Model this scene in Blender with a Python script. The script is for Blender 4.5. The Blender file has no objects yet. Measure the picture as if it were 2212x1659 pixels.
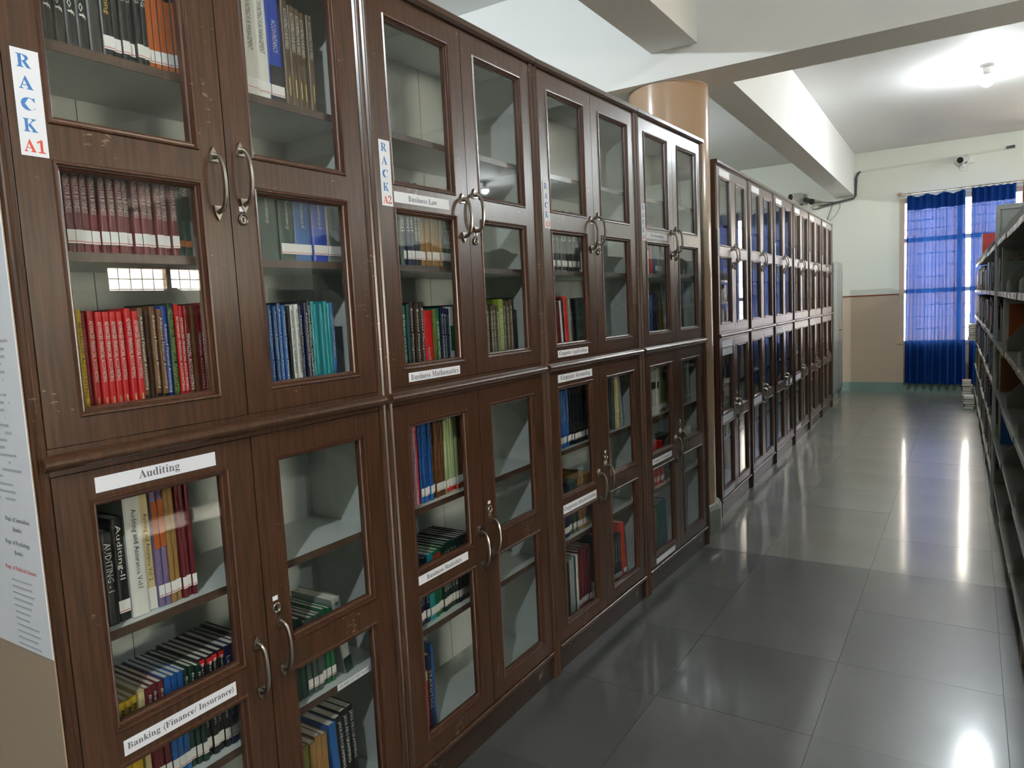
import bpy, bmesh, math, random
from mathutils import Matrix, Vector, Euler

SC = bpy.context.scene
COL = SC.collection
random.seed(7)
PI = math.pi

# ------------------------------------------------------------------ camera
# measured from the photograph: f = 1550 px on a 2212 px wide frame
YAW, PITCH, ROLL = 0.5687, -0.1031, -0.0486
EYE = Vector((1.390, 0.0, 1.4957))
fw = Vector((-math.sin(YAW) * math.cos(PITCH), math.cos(YAW) * math.cos(PITCH), math.sin(PITCH)))
rt = Vector((math.cos(YAW), math.sin(YAW), 0.0))
up = rt.cross(fw)
r2 = rt * math.cos(ROLL) + up * math.sin(ROLL)
u2 = -rt * math.sin(ROLL) + up * math.cos(ROLL)
cam_d = bpy.data.cameras.new('camera')
cam_d.sensor_fit = 'HORIZONTAL'
cam_d.sensor_width = 36.0
cam_d.lens = 1550.0 / 2212.0 * 36.0
cam_d.clip_start = 0.02
cam = bpy.data.objects.new('camera', cam_d)
COL.objects.link(cam)
M = Matrix.Identity(4)
for i in range(3):
    M[i][0], M[i][1], M[i][2], M[i][3] = r2[i], u2[i], -fw[i], EYE[i]
cam.matrix_world = M
SC.camera = cam

# ------------------------------------------------------------------ world, exposure
W_ = bpy.data.worlds.new('sky')
SC.world = W_
W_.use_nodes = True
nt = W_.node_tree
bg = nt.nodes['Background']
bg.inputs[0].default_value = (1.0, 0.90, 0.76, 1)
bg.inputs[1].default_value = 9.0
vs = SC.view_settings
vs.view_transform = 'Standard'
vs.look = 'None'
vs.gamma = 1.0
vs.use_curve_mapping = False
vs.exposure = 1.87
BULB_POWER = 560.0         # emission strength of the lamp bulbs
SC.cycles.use_denoising = True
SC.cycles.max_bounces = 6
SC.cycles.diffuse_bounces = 3
SC.cycles.glossy_bounces = 3
SC.cycles.use_adaptive_sampling = True
SC.cycles.adaptive_threshold = .05
SC.cycles.transparent_max_bounces = 16
SC.cycles.sample_clamp_indirect = 8.0
SC.cycles.caustics_reflective = False
SC.cycles.caustics_refractive = False


# ------------------------------------------------------------------ materials
def lin(c):
    if isinstance(c, str):
        c = tuple(int(c[i:i + 2], 16) / 255 for i in (0, 2, 4))
        return tuple(((v + .055) / 1.055) ** 2.4 if v > .04045 else v / 12.92 for v in c)
    return c


MATS = {}


def mat(name, color=(.8, .8, .8), rough=.5, metal=0.0, spec=.5, coat=0.0, emit=None, estr=0.0):
    if name in MATS:
        return MATS[name]
    m = bpy.data.materials.new(name)
    m.use_nodes = True
    b = m.node_tree.nodes['Principled BSDF']
    c = lin(color)
    b.inputs['Base Color'].default_value = (*c, 1)
    b.inputs['Roughness'].default_value = rough
    b.inputs['Metallic'].default_value = metal
    b.inputs['Specular IOR Level'].default_value = spec
    b.inputs['Coat Weight'].default_value = coat
    b.inputs['Coat Roughness'].default_value = .12
    if emit:
        b.inputs['Emission Color'].default_value = (*lin(emit), 1)
        b.inputs['Emission Strength'].default_value = estr
    MATS[name] = m
    return m


def nodes_of(m):
    return m.node_tree.nodes, m.node_tree.links, m.node_tree.nodes['Principled BSDF']


def tex_noise(m, scale=(1, 1, 1), nscale=5, detail=4, coord='Object'):
    n, l, b = nodes_of(m)
    tc = n.new('ShaderNodeTexCoord')
    mp = n.new('ShaderNodeMapping')
    mp.inputs['Scale'].default_value = scale
    ns = n.new('ShaderNodeTexNoise')
    ns.inputs['Scale'].default_value = nscale
    ns.inputs['Detail'].default_value = detail
    l.new(tc.outputs[coord], mp.inputs[0])
    l.new(mp.outputs[0], ns.inputs['Vector'])
    return ns


def ramp(m, src, stops):
    n, l, b = nodes_of(m)
    r = n.new('ShaderNodeValToRGB')
    cr = r.color_ramp
    while len(cr.elements) < len(stops):
        cr.elements.new(.5)
    for e, (p, c) in zip(cr.elements, stops):
        e.position = p
        e.color = (*lin(c), 1) if not isinstance(c, float) else (c, c, c, 1)
    l.new(src, r.inputs[0])
    return r


def bump(m, src, strength=.1, dist=.002):
    n, l, b = nodes_of(m)
    bp = n.new('ShaderNodeBump')
    bp.inputs['Strength'].default_value = strength
    bp.inputs['Distance'].default_value = dist
    l.new(src, bp.inputs['Height'])
    l.new(bp.outputs[0], b.inputs['Normal'])


def wood_mat(name, dark, light, rough=.32, wear=.62):
    m = mat(name, light, rough, coat=.7)
    m.node_tree.nodes['Principled BSDF'].inputs['Coat Roughness'].default_value = .24
    n, l, b = nodes_of(m)
    ns = tex_noise(m, (40, 40, 2.2), 3, 6)
    r = ramp(m, ns.outputs['Fac'], [(.3, dark), (.7, light)])
    # worn flecks where the varnish has come off
    ns2 = tex_noise(m, (60, 22, 60), 2.2, 5)
    ns3 = tex_noise(m, (3.1, 3.1, 3.1), 2.0, 2)
    mul = n.new('ShaderNodeMath')
    mul.operation = 'MULTIPLY'
    l.new(ns2.outputs['Fac'], mul.inputs[0])
    l.new(ns3.outputs['Fac'], mul.inputs[1])
    r2_ = ramp(m, mul.outputs[0], [(wear * .66, 0.0), (wear * .66 + .03, 1.0)])
    mx = n.new('ShaderNodeMix')
    mx.data_type = 'RGBA'
    l.new(r2_.outputs[0], mx.inputs[0])
    l.new(r.outputs[0], mx.inputs[6])
    mx.inputs[7].default_value = (.22, .13, .085, 1)
    l.new(mx.outputs[2], b.inputs['Base Color'])
    bump(m, ns.outputs['Fac'], .12, .0015)
    return m


WOOD = wood_mat('varnished_wood', (.040, .0166, .0070), (.092, .0385, .0168))
WOOD_D = wood_mat('dark_plinth_wood', (.018, .0078, .0042), (.038, .017, .009), .45)
MOULD = wood_mat('moulding_wood', (.050, .018, .0085), (.100, .038, .0175), .28, .7)
LINING = mat('mint_white_laminate', (.62, .655, .625), .35)
SHELF_EDGE = wood_mat('shelf_edge_wood', (.055, .028, .016), (.10, .052, .030), .4)
PAPER = mat('white_paper', (.82, .83, .88), .6)
INK = mat('grey_ink', (.14, .14, .17), .6)
BLUE_INK = mat('blue_print', (.06, .22, .55), .6)
RED_INK = mat('red_print', (.75, .10, .06), .6)
STEEL = mat('brushed_steel', (.42, .38, .32), .28, 1.0)
STEEL_D = mat('dark_steel', (.10, .09, .08), .4, .9)
BLACK = mat('black_plastic', (.012, .012, .013), .35)
PAGES = mat('book_pages', (.62, .58, .50), .8)
WHITE_PL = mat('white_plastic', (.80, .80, .78), .35)
CALL = mat('call_label_paper', (.78, .77, .76), .6)
CALL_RED = mat('call_label_border', (.55, .06, .06), .6)


def paint(name, color, rough=.6, var=.04):
    m = mat(name, color, rough)
    n, l, b = nodes_of(m)
    ns = tex_noise(m, (1, 1, 1), 1.3, 5)
    c = lin(color)
    r = ramp(m, ns.outputs['Fac'], [(.3, tuple(max(0, v * (1 - var)) for v in c)), (.7, tuple(min(1, v * (1 + var)) for v in c))])
    l.new(r.outputs[0], b.inputs['Base Color'])
    ns2 = tex_noise(m, (1, 1, 1), 60, 3)
    bump(m, ns2.outputs['Fac'], .05, .002)
    return m


WHITE_WALL = paint('white_distemper', (.80, .80, .78), .7, .015)
CEIL = paint('ceiling_white', (.76, .76, .75), .75, .015)


def two_tone(name, low, high, zsplit, rough=.5):
    m = mat(name, low, rough)
    n, l, b = nodes_of(m)
    g = n.new('ShaderNodeNewGeometry')
    sx = n.new('ShaderNodeSeparateXYZ')
    l.new(g.outputs['Position'], sx.inputs[0])
    gt = n.new('ShaderNodeMath')
    gt.operation = 'GREATER_THAN'
    gt.inputs[1].default_value = zsplit
    l.new(sx.outputs[2], gt.inputs[0])
    mx = n.new('ShaderNodeMix')
    mx.data_type = 'RGBA'
    l.new(gt.outputs[0], mx.inputs[0])
    mx.inputs[6].default_value = (*low, 1)
    mx.inputs[7].default_value = (*high, 1)
    l.new(mx.outputs[2], b.inputs['Base Color'])
    ns2 = tex_noise(m, (1, 1, 1), 45, 3)
    bump(m, ns2.outputs['Fac'], .05, .002)
    return m


WALL2 = two_tone('cream_and_tan_wall_paint', (.58, .455, .33), (.76, .775, .68), 1.445)
COLUMN_M = two_tone('column_gloss_paint', (.46, .315, .21), (.78, .78, .76), 2.815, .16)
TAN = paint('tan_gloss_paint', (.42, .30, .205), .3, .03)
STRIPE = mat('red_brown_stripe', (.28, .075, .035), .4)
SKIRT = paint('green_marble_skirting', (.20, .30, .255), .3, .25)
STEEL_GREY = paint('grey_enamel', (.30, .325, .30), .35, .05)
RACK_GREY = paint('rack_grey_enamel', (.185, .185, .155), .38, .06)
CREAM = mat('cream_window_paint', (.62, .47, .33), .45)
CONCRETE = paint('plinth_stone', (.33, .34, .30), .35, .25)

# polished stone slabs, each slab its own tone; the far bay is laid in a paler, greener batch
def stone_mat(name, tones):
    m = mat(name, tones[0], .33, spec=.7, coat=.6)
    m.node_tree.nodes['Principled BSDF'].inputs['Coat Roughness'].default_value = .11
    n, l, b = nodes_of(m)
    oi = n.new('ShaderNodeObjectInfo')
    rr = ramp(m, oi.outputs['Random'], list(zip((0, .35, .7, 1), tones)))
    ns = tex_noise(m, (1, 1, 1), 2.2, 8)
    rs = ramp(m, ns.outputs['Fac'], [(.3, .78), (.7, 1.12)])
    mm = n.new('ShaderNodeMix')
    mm.data_type = 'RGBA'
    mm.blend_type = 'MULTIPLY'
    mm.inputs[0].default_value = 1
    l.new(rr.outputs[0], mm.inputs[6])
    l.new(rs.outputs[0], mm.inputs[7])
    l.new(mm.outputs[2], b.inputs['Base Color'])
    nr = tex_noise(m, (1, 1, 1), 3.5, 4)
    rro = ramp(m, nr.outputs['Fac'], [(.25, .31), (.75, .37)])
    l.new(rro.outputs[0], b.inputs['Roughness'])
    return m


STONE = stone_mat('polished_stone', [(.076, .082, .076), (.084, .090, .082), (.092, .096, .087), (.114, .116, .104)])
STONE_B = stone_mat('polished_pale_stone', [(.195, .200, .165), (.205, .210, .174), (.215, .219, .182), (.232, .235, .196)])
MORTAR = mat('joint_mortar', (.12, .12, .105), .8)


def glass_mat(name, tint=(.975, .985, .98)):
    m = bpy.data.materials.new(name)
    m.use_nodes = True
    n, l = m.node_tree.nodes, m.node_tree.links
    n.clear()
    out = n.new('ShaderNodeOutputMaterial')
    tr = n.new('ShaderNodeBsdfTransparent')
    tr.inputs[0].default_value = (*tint, 1)
    gl = n.new('ShaderNodeBsdfGlossy')
    gl.inputs['Roughness'].default_value = 0.01
    fr = n.new('ShaderNodeFresnel')
    ge = n.new('ShaderNodeNewGeometry')          # same reflectance on both faces of the pane
    mi = n.new('ShaderNodeMix')
    l.new(ge.outputs['Backfacing'], mi.inputs[0])
    mi.inputs[2].default_value = 1.5
    mi.inputs[3].default_value = 1 / 1.5
    l.new(mi.outputs[0], fr.inputs[0])
    mx = n.new('ShaderNodeMixShader')
    l.new(fr.outputs[0], mx.inputs[0])
    l.new(tr.outputs[0], mx.inputs[1])
    l.new(gl.outputs[0], mx.inputs[2])
    l.new(mx.outputs[0], out.inputs[0])
    return m


GLASS = glass_mat('clear_glass')


def curtain_mat(name, col, back, trans, fac):
    m = bpy.data.materials.new(name)
    m.use_nodes = True
    n, l = m.node_tree.nodes, m.node_tree.links
    n.clear()
    out = n.new('ShaderNodeOutputMaterial')
    df = n.new('ShaderNodeBsdfDiffuse')
    df.inputs[0].default_value = (*col, 1)
    tl = n.new('ShaderNodeBsdfTranslucent')
    tl.inputs[0].default_value = (*back, 1)
    tr = n.new('ShaderNodeBsdfTransparent')
    tr.inputs[0].default_value = (*trans, 1)
    m1 = n.new('ShaderNodeMixShader')
    m1.inputs[0].default_value = .55
    m2 = n.new('ShaderNodeMixShader')
    m2.inputs[0].default_value = fac
    l.new(df.outputs[0], m1.inputs[1])
    l.new(tl.outputs[0], m1.inputs[2])
    l.new(m1.outputs[0], m2.inputs[1])
    l.new(tr.outputs[0], m2.inputs[2])
    lw = n.new('ShaderNodeLayerWeight')          # the weave closes up where the folds turn edge-on
    lw.inputs[0].default_value = .35
    inv = n.new('ShaderNodeMath')
    inv.operation = 'MULTIPLY_ADD'
    inv.inputs[1].default_value = -fac * 1.3
    inv.inputs[2].default_value = fac * 1.3
    inv.use_clamp = True
    l.new(lw.outputs['Facing'], inv.inputs[0])
    l.new(inv.outputs[0], m2.inputs[0])
    l.new(m2.outputs[0], out.inputs[0])
    return m


CURTAIN = curtain_mat('blue_sheer_cloth', (.020, .100, .46), (.006, .022, .085), (.58, .48, .64), .011)
CURTAIN_R = curtain_mat('maroon_cloth', (.07, .012, .012), (.05, .01, .01), (.5, .2, .2), .02)


# ------------------------------------------------------------------ mesh helpers
class MB:
    def __init__(self):
        self.v, self.f = [], []

    def add(self, vs_, fs_):
        k = len(self.v)
        self.v += [tuple(q) for q in vs_]
        self.f += [tuple(i + k for i in q) for q in fs_]
        return self

    def box(self, x0, y0, z0, x1, y1, z1):
        return self.add([(x0, y0, z0), (x1, y0, z0), (x1, y1, z0), (x0, y1, z0), (x0, y0, z1), (x1, y0, z1), (x1, y1, z1), (x0, y1, z1)],
                        [(3, 2, 1, 0), (4, 5, 6, 7), (0, 1, 5, 4), (1, 2, 6, 5), (2, 3, 7, 6), (3, 0, 4, 7)])

    def prism(self, poly, axis, a, b_):
        k = len(poly)
        f = {'x': lambda p, t: (t, p[0], p[1]), 'y': lambda p, t: (p[0], t, p[1]), 'z': lambda p, t: (p[0], p[1], t)}[axis]
        return self.add([f(p, a) for p in poly] + [f(p, b_) for p in poly],
                        [tuple(range(k)), tuple(range(2 * k - 1, k - 1, -1))] + [(i, (i + 1) % k, k + (i + 1) % k, k + i) for i in range(k)])

    def tube(self, path, r, n=8, squash=1.0):
        P = [Vector(p) for p in path]
        rings = []
        for i, p in enumerate(P):
            d = (P[min(i + 1, len(P) - 1)] - P[max(i - 1, 0)]).normalized()
            a = Vector((0, 1, 0)) if abs(d.y) < .9 else Vector((1, 0, 0))
            s = d.cross(a).normalized()
            t = d.cross(s).normalized()
            rad = r[i] if isinstance(r, (list, tuple)) else r
            rings.append([p + (s * math.cos(2 * PI * k / n) + t * math.sin(2 * PI * k / n) * squash) * rad for k in range(n)])
        vs_ = [q for g in rings for q in g]
        fs_ = [(i * n + k, i * n + (k + 1) % n, (i + 1) * n + (k + 1) % n, (i + 1) * n + k) for i in range(len(P) - 1) for k in range(n)]
        fs_ += [tuple(range(n))[::-1], tuple(range((len(P) - 1) * n, len(P) * n))]
        return self.add(vs_, fs_)

    def lathe(self, prof, n=20, c=(0, 0, 0), axis='z'):
        vs_ = []
        for (r, h) in prof:
            for k in range(n):
                a = 2 * PI * k / n
                q = (r * math.cos(a), r * math.sin(a), h)
                if axis == 'x':
                    q = (h, r * math.cos(a), r * math.sin(a))
                elif axis == 'y':
                    q = (r * math.sin(a), h, r * math.cos(a))
                vs_.append((q[0] + c[0], q[1] + c[1], q[2] + c[2]))
        fs_ = [(i * n + k, i * n + (k + 1) % n, (i + 1) * n + (k + 1) % n, (i + 1) * n + k) for i in range(len(prof) - 1) for k in range(n)]
        fs_ += [tuple(range(n))[::-1], tuple(range((len(prof) - 1) * n, len(prof) * n))]
        return self.add(vs_, fs_)

    def mesh(self, name, m=None, smooth=False):
        me = bpy.data.meshes.new(name)
        me.from_pydata(self.v, [], self.f)
        bm = bmesh.new()
        bm.from_mesh(me)
        bmesh.ops.recalc_face_normals(bm, faces=bm.faces)
        bm.to_mesh(me)
        bm.free()
        if smooth:
            for p in me.polygons:
                p.use_smooth = True
            try:
                me.set_sharp_from_angle(angle=math.radians(40))
            except Exception:
                pass
        if m:
            me.materials.append(m)
        return me

    def build(self, name, m, parent=None, smooth=False):
        return link(name, self.mesh(name, m, smooth), parent)


def link(name, data, parent=None):
    o = bpy.data.objects.new(name, data)
    COL.objects.link(o)
    if parent is not None:
        o.parent = parent
    return o


def tag(o, label=None, cat=None, group=None, kind=None):
    for k, v in (('label', label), ('category', cat), ('group', group), ('kind', kind)):
        if v:
            o[k] = v
    return o


def empty(name, loc=(0, 0, 0), rz=0.0):
    o = link(name, None)
    o.empty_display_size = .1
    o.location = loc
    o.rotation_euler = (0, 0, rz)
    return o


def copy_tree(o, parent=None):
    c = o.copy()
    COL.objects.link(c)
    if parent is not None:
        c.parent = parent
    for ch in list(o.children):
        copy_tree(ch, c)
    return c


def box(name, m, x0, y0, z0, x1, y1, z1, parent=None):
    return MB().box(x0, y0, z0, x1, y1, z1).build(name, m, parent)


TEXT = {}


def text_mesh(s, m, serif=False):
    key = (s, m.name, serif)
    if key in TEXT:
        return TEXT[key]
    body = s
    if serif:
        body = ''
        for ch in s:
            if 'A' <= ch <= 'Z':
                body += chr(0x1D400 + ord(ch) - 65)
            elif 'a' <= ch <= 'z':
                body += chr(0x1D41A + ord(ch) - 97)
            elif '0' <= ch <= '9':
                body += chr(0x1D7CE + ord(ch) - 48)
            else:
                body += ch
    c = bpy.data.curves.new('lettering', 'FONT')
    c.body = body
    c.resolution_u = 1
    c.align_x = 'LEFT'
    o = bpy.data.objects.new('lettering', c)
    me = bpy.data.meshes.new_from_object(o)
    bpy.data.objects.remove(o)
    bpy.data.curves.remove(c)
    xs = [v.co.x for v in me.vertices]
    ys = [v.co.y for v in me.vertices]
    x0, x1, y0, y1 = min(xs), max(xs), min(ys), max(ys)
    for v in me.vertices:
        v.co.x -= (x0 + x1) / 2
        v.co.y -= (y0 + y1) / 2
    me.name = 'lettering'
    me.materials.clear()
    me.materials.append(m)
    TEXT[key] = (me, x1 - x0, y1 - y0)
    return TEXT[key]


def put_text(name, s, m, parent, center, rot, width, height=None, serif=False):
    me, w, h = text_mesh(s, m, serif)
    o = link(name, me, parent)
    sx = width / w
    sy = height / h if height else sx
    o.scale = (sx, sy, 1)
    o.location = center
    o.rotation_euler = rot
    return o


FACE_X = (PI / 2, 0, PI / 2)      # print on a face that looks along +x, reading along +y
SPINE = (0, PI / 2, 0)            # print on a spine that looks along +x, reading downwards

# ------------------------------------------------------------------ the room
CEIL_Z = 3.547
YF = 12.043
XL, XR, YN = -4.6, 6.9, -6.5

fl = tag(box('floor', MORTAR, XL, YN, -.12, XR, YF, -.004), 'polished grey green stone slab floor', kind='structure')
cols = [-1.28, -.72, -.16, .40, .96, 1.52, 2.08]
y = 3.04 - .575 * 7
rows = []
while y < YF:
    rows.append((y, min(y + .575, YF)))
    y += .575
gap = .0007
for (ca, cb) in zip(cols[1:], cols[2:]):
    for (ra, rb) in rows:
        if rb - ra < .05:
            continue
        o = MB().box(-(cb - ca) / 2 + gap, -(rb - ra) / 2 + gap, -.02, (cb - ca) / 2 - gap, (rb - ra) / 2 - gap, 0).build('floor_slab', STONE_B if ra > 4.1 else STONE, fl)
        o.location = ((ca + cb) / 2, (ra + rb) / 2, random.uniform(-.0006, .0004))
rest = MB()
rest.box(XL, YN, -.02, cols[1] - gap, YF, -.0003)
rest.box(cols[-1] + gap, YN, -.02, XR, YF, -.0003)
rest.box(cols[1], YN, -.02, cols[-1], rows[0][0] - gap, -.0003)
o = rest.build('slab_field', STONE, fl)
o['kind'] = 'stuff'

tag(box('ceiling', CEIL, XL, YN, CEIL_Z, XR, YF, CEIL_Z + .12), 'white plastered ceiling', kind='structure')


def wall_with_windows(name, m, axis, at, thick, a0, a1, wins):
    """wall in the plane axis=at, from a0 to a1 along the other horizontal axis, with (w0, w1, z0, z1) openings"""
    mb = MB()

    def bx(p0, p1, z0, z1):
        if p1 - p0 < 1e-4 or z1 - z0 < 1e-4:
            return
        if axis == 'y':
            mb.box(p0, at, z0, p1, at + thick, z1)
        else:
            mb.box(at, p0, z0, at + thick, p1, z1)
    p = a0
    for (w0, w1, z0, z1) in wins:
        bx(p, w0, 0, CEIL_Z)
        bx(w0, w1, 0, z0)
        bx(w0, w1, z1, CEIL_Z)
        p = w1
    bx(p, a1, 0, CEIL_Z)
    return mb.build(name, m)


WIN = (.535, 2.75, .73, 2.80)
wb = tag(wall_with_windows('wall_back', WALL2, 'y', YF, .22, XL, XR, [WIN]), 'cream wall with tan lower half at far end', kind='structure')
RWINS = [(.6, 2.2, .95, 2.25), (4.5, 6.1, .95, 2.25)]
wr = tag(wall_with_windows('wall_right', WALL2, 'x', XR, .22, YN, YF, RWINS), 'cream and tan wall beyond the racks', kind='structure')
tag(box('wall_left', WALL2, XL - .2, YN, 0, XL, YF, CEIL_Z), 'cream and tan wall behind the bookcases', kind='structure')
tag(box('wall_front', WALL2, XL, YN - .2, 0, XR, YN, CEIL_Z), 'cream and tan wall behind the viewer', kind='structure')

# baseboard and painted stripe on the far wall
sk = MB().box(XL, YF - .016, 0, XR, YF - .001, .141).build('baseboard_back', SKIRT)
tag(sk, 'green marble skirting along the far wall', kind='structure')
st = MB().box(XL, YF - .007, 1.437, WIN[0] - .01, YF - .001, 1.456).box(WIN[1] + .03, YF - .007, 1.437, XR, YF - .001, 1.456)
tag(st.build('trim_1', STRIPE), 'red brown dado stripe on far wall', kind='structure')

# beams
tag(box('trim_2', WHITE_WALL, XL, 4.28, 2.8175, XR, 4.625, CEIL_Z), 'white ceiling beam crossing the aisle', kind='structure')
tag(box('trim_3', WHITE_WALL, -.24, YN, 2.98, .04, 4.28, CEIL_Z), 'white ceiling beam above the near bookcases', kind='structure')
fb = MB()
fb.prism([(-.187, 4.625), (.042, 4.625), (-.078, YF), (-.335, YF)], 'z', 2.94, CEIL_Z)
tag(fb.build('trim_4', WHITE_WALL), 'white ceiling beam running to the far wall', kind='structure')

# round column with stone foot
CX, CY = -.238, 4.547
colm = MB().lathe([(.248, .0), (.248, 2.8175), (.248, CEIL_Z)], 48, (CX, CY, 0)).build('column', COLUMN_M, None, True)
tag(colm, 'round tan gloss-painted column between the two bookcase rows', kind='structure')
pl = MB().lathe([(.284, 0), (.284, .15), (.270, .176), (.250, .182)], 14, (CX, CY, 0)).build('column_foot', CONCRETE, colm)

# tan partition board with the poster, left of the first bookcase
tag(box('wall_partition', TAN, -.95, .5910, 0, -.0025, .5936, 2.6), 'tan painted partition left of the first bookcase', kind='structure')
po = MB().box(-.46, .5893, .904, -.0003, .5907, 2.05).build('poster', PAPER)
tag(po, 'white printed book list poster on the tan partition', 'poster')
FACE_NY = (PI / 2, 0, 0)          # print on a face that looks along -y, reading along +x
for (s_, z_, x_, w_, m_) in (('Dept. of Journalism', 1.155, -.075, .092, INK), ('(Books)', 1.136, -.08, .034, INK), ('Dept. of Psychology', 1.110, -.085, .094, INK),
                             ('(Books)', 1.091, -.085, .034, INK), ('Dept. of Political Science', 1.060, -.085, .118, RED_INK)):
    put_text('heading_print', s_, m_, po, (x_, .5890, z_), FACE_NY, w_, .0105, True)
GREY_PRINT = mat('pale_grey_print', (.52, .52, .56), .7)
lm = MB()
rz = random.Random(3)
for k in range(46):
    zz = 1.80 - k * .0138
    if zz < 1.18:
        break
    x0 = -.40
    while x0 < -.05:
        w = rz.uniform(.05, .13)
        if rz.random() < .8:
            lm.box(x0, .5888, zz, min(x0 + w, -.02 - rz.random() * .07), .5892, zz + .0042)
        x0 += w + .02
for k in range(11):
    zz = 1.036 - k * .0125
    lm.box(-.125, .5888, zz, -.125 + rz.uniform(.05, .10), .5892, zz + .004)
o = lm.build('small_print', GREY_PRINT, po)
o['kind'] = 'stuff'

# ------------------------------------------------------------------ lamps
BULB = mat('lit_bulb', (1, 1, 1), .4, emit=(.90, .97, 1.0), estr=BULB_POWER)


BULB_F = mat('far_lit_bulb', (1, 1, 1), .4, emit=(.88, .96, 1.0), estr=BULB_POWER * .74)
BULB_H = mat('bright_lit_bulb', (1, 1, 1), .4, emit=(.86, .95, 1.0), estr=BULB_POWER * 1.8)
BULB_N = mat('dim_lit_bulb', (1, 1, 1), .4, emit=(.90, .97, 1.0), estr=BULB_POWER * .4)


def ceiling_lamp(x, y, label, bm_=None):
    r_ = empty('ceiling_lamp', (x, y, CEIL_Z))
    tag(r_, label, 'lamp', 'bare bulb ceiling lamps')
    MB().lathe([(.055, -.016), (.06, -.008), (.06, 0)], 24).build('ceiling_plate', WHITE_PL, r_, True)
    MB().lathe([(.022, -.085), (.034, -.07), (.040, -.035), (.028, -.016)], 20).build('bulb_holder', WHITE_PL, r_, True)
    MB().lathe([(.052, -.136), (.050, -.118), (.036, -.097), (.022, -.0855)], 24).build('bulb_base', WHITE_PL, r_, True)
    MB().lathe([(.004, -.197), (.026, -.193), (.043, -.178), (.052, -.157), (.0525, -.1365)], 12).build('bulb', bm_ or BULB, r_, True)
    return r_


ceiling_lamp(1.506, 8.297, 'glowing bare bulb ceiling lamp above the far aisle', BULB_F)
ceiling_lamp(5.1, 9.7, 'glowing ceiling bulb far right, mirrored in rack A2 glass')
ceiling_lamp(1.5, -.95, 'glowing ceiling bulb of the near bay overhead')
ceiling_lamp(5.0, .3, 'glowing ceiling bulb of the near bay at right', BULB_N)
ceiling_lamp(-2.2, 1.2, 'glowing ceiling bulb behind the near bookcases', BULB_H)
ceiling_lamp(-2.4, 8.3, 'glowing ceiling bulb behind the far bookcases')


# ------------------------------------------------------------------ windows
def window(name, parent_wall, axis, at, w0, w1, z0, z1, mull, rails, label, hb, vb):
    """frame, mullions, panes and a bar grille, built along one axis; at = inner face of the wall"""
    r_ = empty(name, (0, 0, 0))
    tag(r_, label, kind='structure')

    def bx(nm, m, p0, p1, za, zb, d0, d1):
        if axis == 'y':
            return box(nm, m, p0, at + d0, za, p1, at + d1, zb, r_)
        return box(nm, m, at + d0, p0, za, at + d1, p1, zb, r_)
    fw_ = .055
    bx('frame_jamb', CREAM, w0 - .012, w0 + fw_, z0, z1, -.012, .09)
    bx('frame_jamb', CREAM, w1 - fw_, w1 + .012, z0, z1, -.012, .09)
    bx('frame_head', CREAM, w0 - .012, w1 + .012, z1 - fw_, z1 + .02, -.014, .09)
    bx('frame_sill', CREAM, w0 - .03, w1 + .03, z0 - .02, z0 + .03, -.02, .09)
    ps_ = [w0 + fw_] + mull + [w1 - fw_]
    for q in mull:
        bx('mullion', CREAM, q - .03, q + .03, z0 + .03, z1 - fw_, -.004, .08)
    zs_ = [z0 + .03] + rails + [z1 - fw_]
    for i in range(len(ps_) - 1):
        a = ps_[i] + (.03 if i else 0)
        b_ = ps_[i + 1] - (.03 if i < len(ps_) - 2 else 0)
        for q in rails:
            bx('glazing_rail', CREAM, a, b_, q - .03, q + .03, 0, .075)
        for j in range(len(zs_) - 1):
            za = zs_[j] + (.03 if j else 0)
            zb = zs_[j + 1] - (.03 if j < len(zs_) - 2 else 0)
            bx('pane', GLASS, a, b_, za, zb, .060, .064)
            for t in range(1, hb + 1):
                zz = za + (zb - za) * t / (hb + 1)
                bx('grille_bar', BLACK, a, b_, zz - .005, zz + .005, .036, .046)
            for t in range(1, vb + 1):
                pp = a + (b_ - a) * t / (vb + 1)
                bx('grille_bar', BLACK, pp - .004, pp + .004, za, zb, .037, .045)
    return r_


window('window_1', wb, 'y', YF, WIN[0], WIN[1], WIN[2], WIN[3], [1.27, 2.01], [1.48, 2.215], 'cream framed window with dark bar grille behind blue curtains', 3, 4)
for k, (w0, w1, z0, z1) in enumerate(RWINS):
    window('window_%d' % (k + 2), wr, 'x', XR, w0, w1, z0, z1, [(w0 + w1) / 2], [(z0 + z1) / 2 + .2], 'grilled window in the right wall, number %d from the viewer' % (k + 1), 2, 4)


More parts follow.
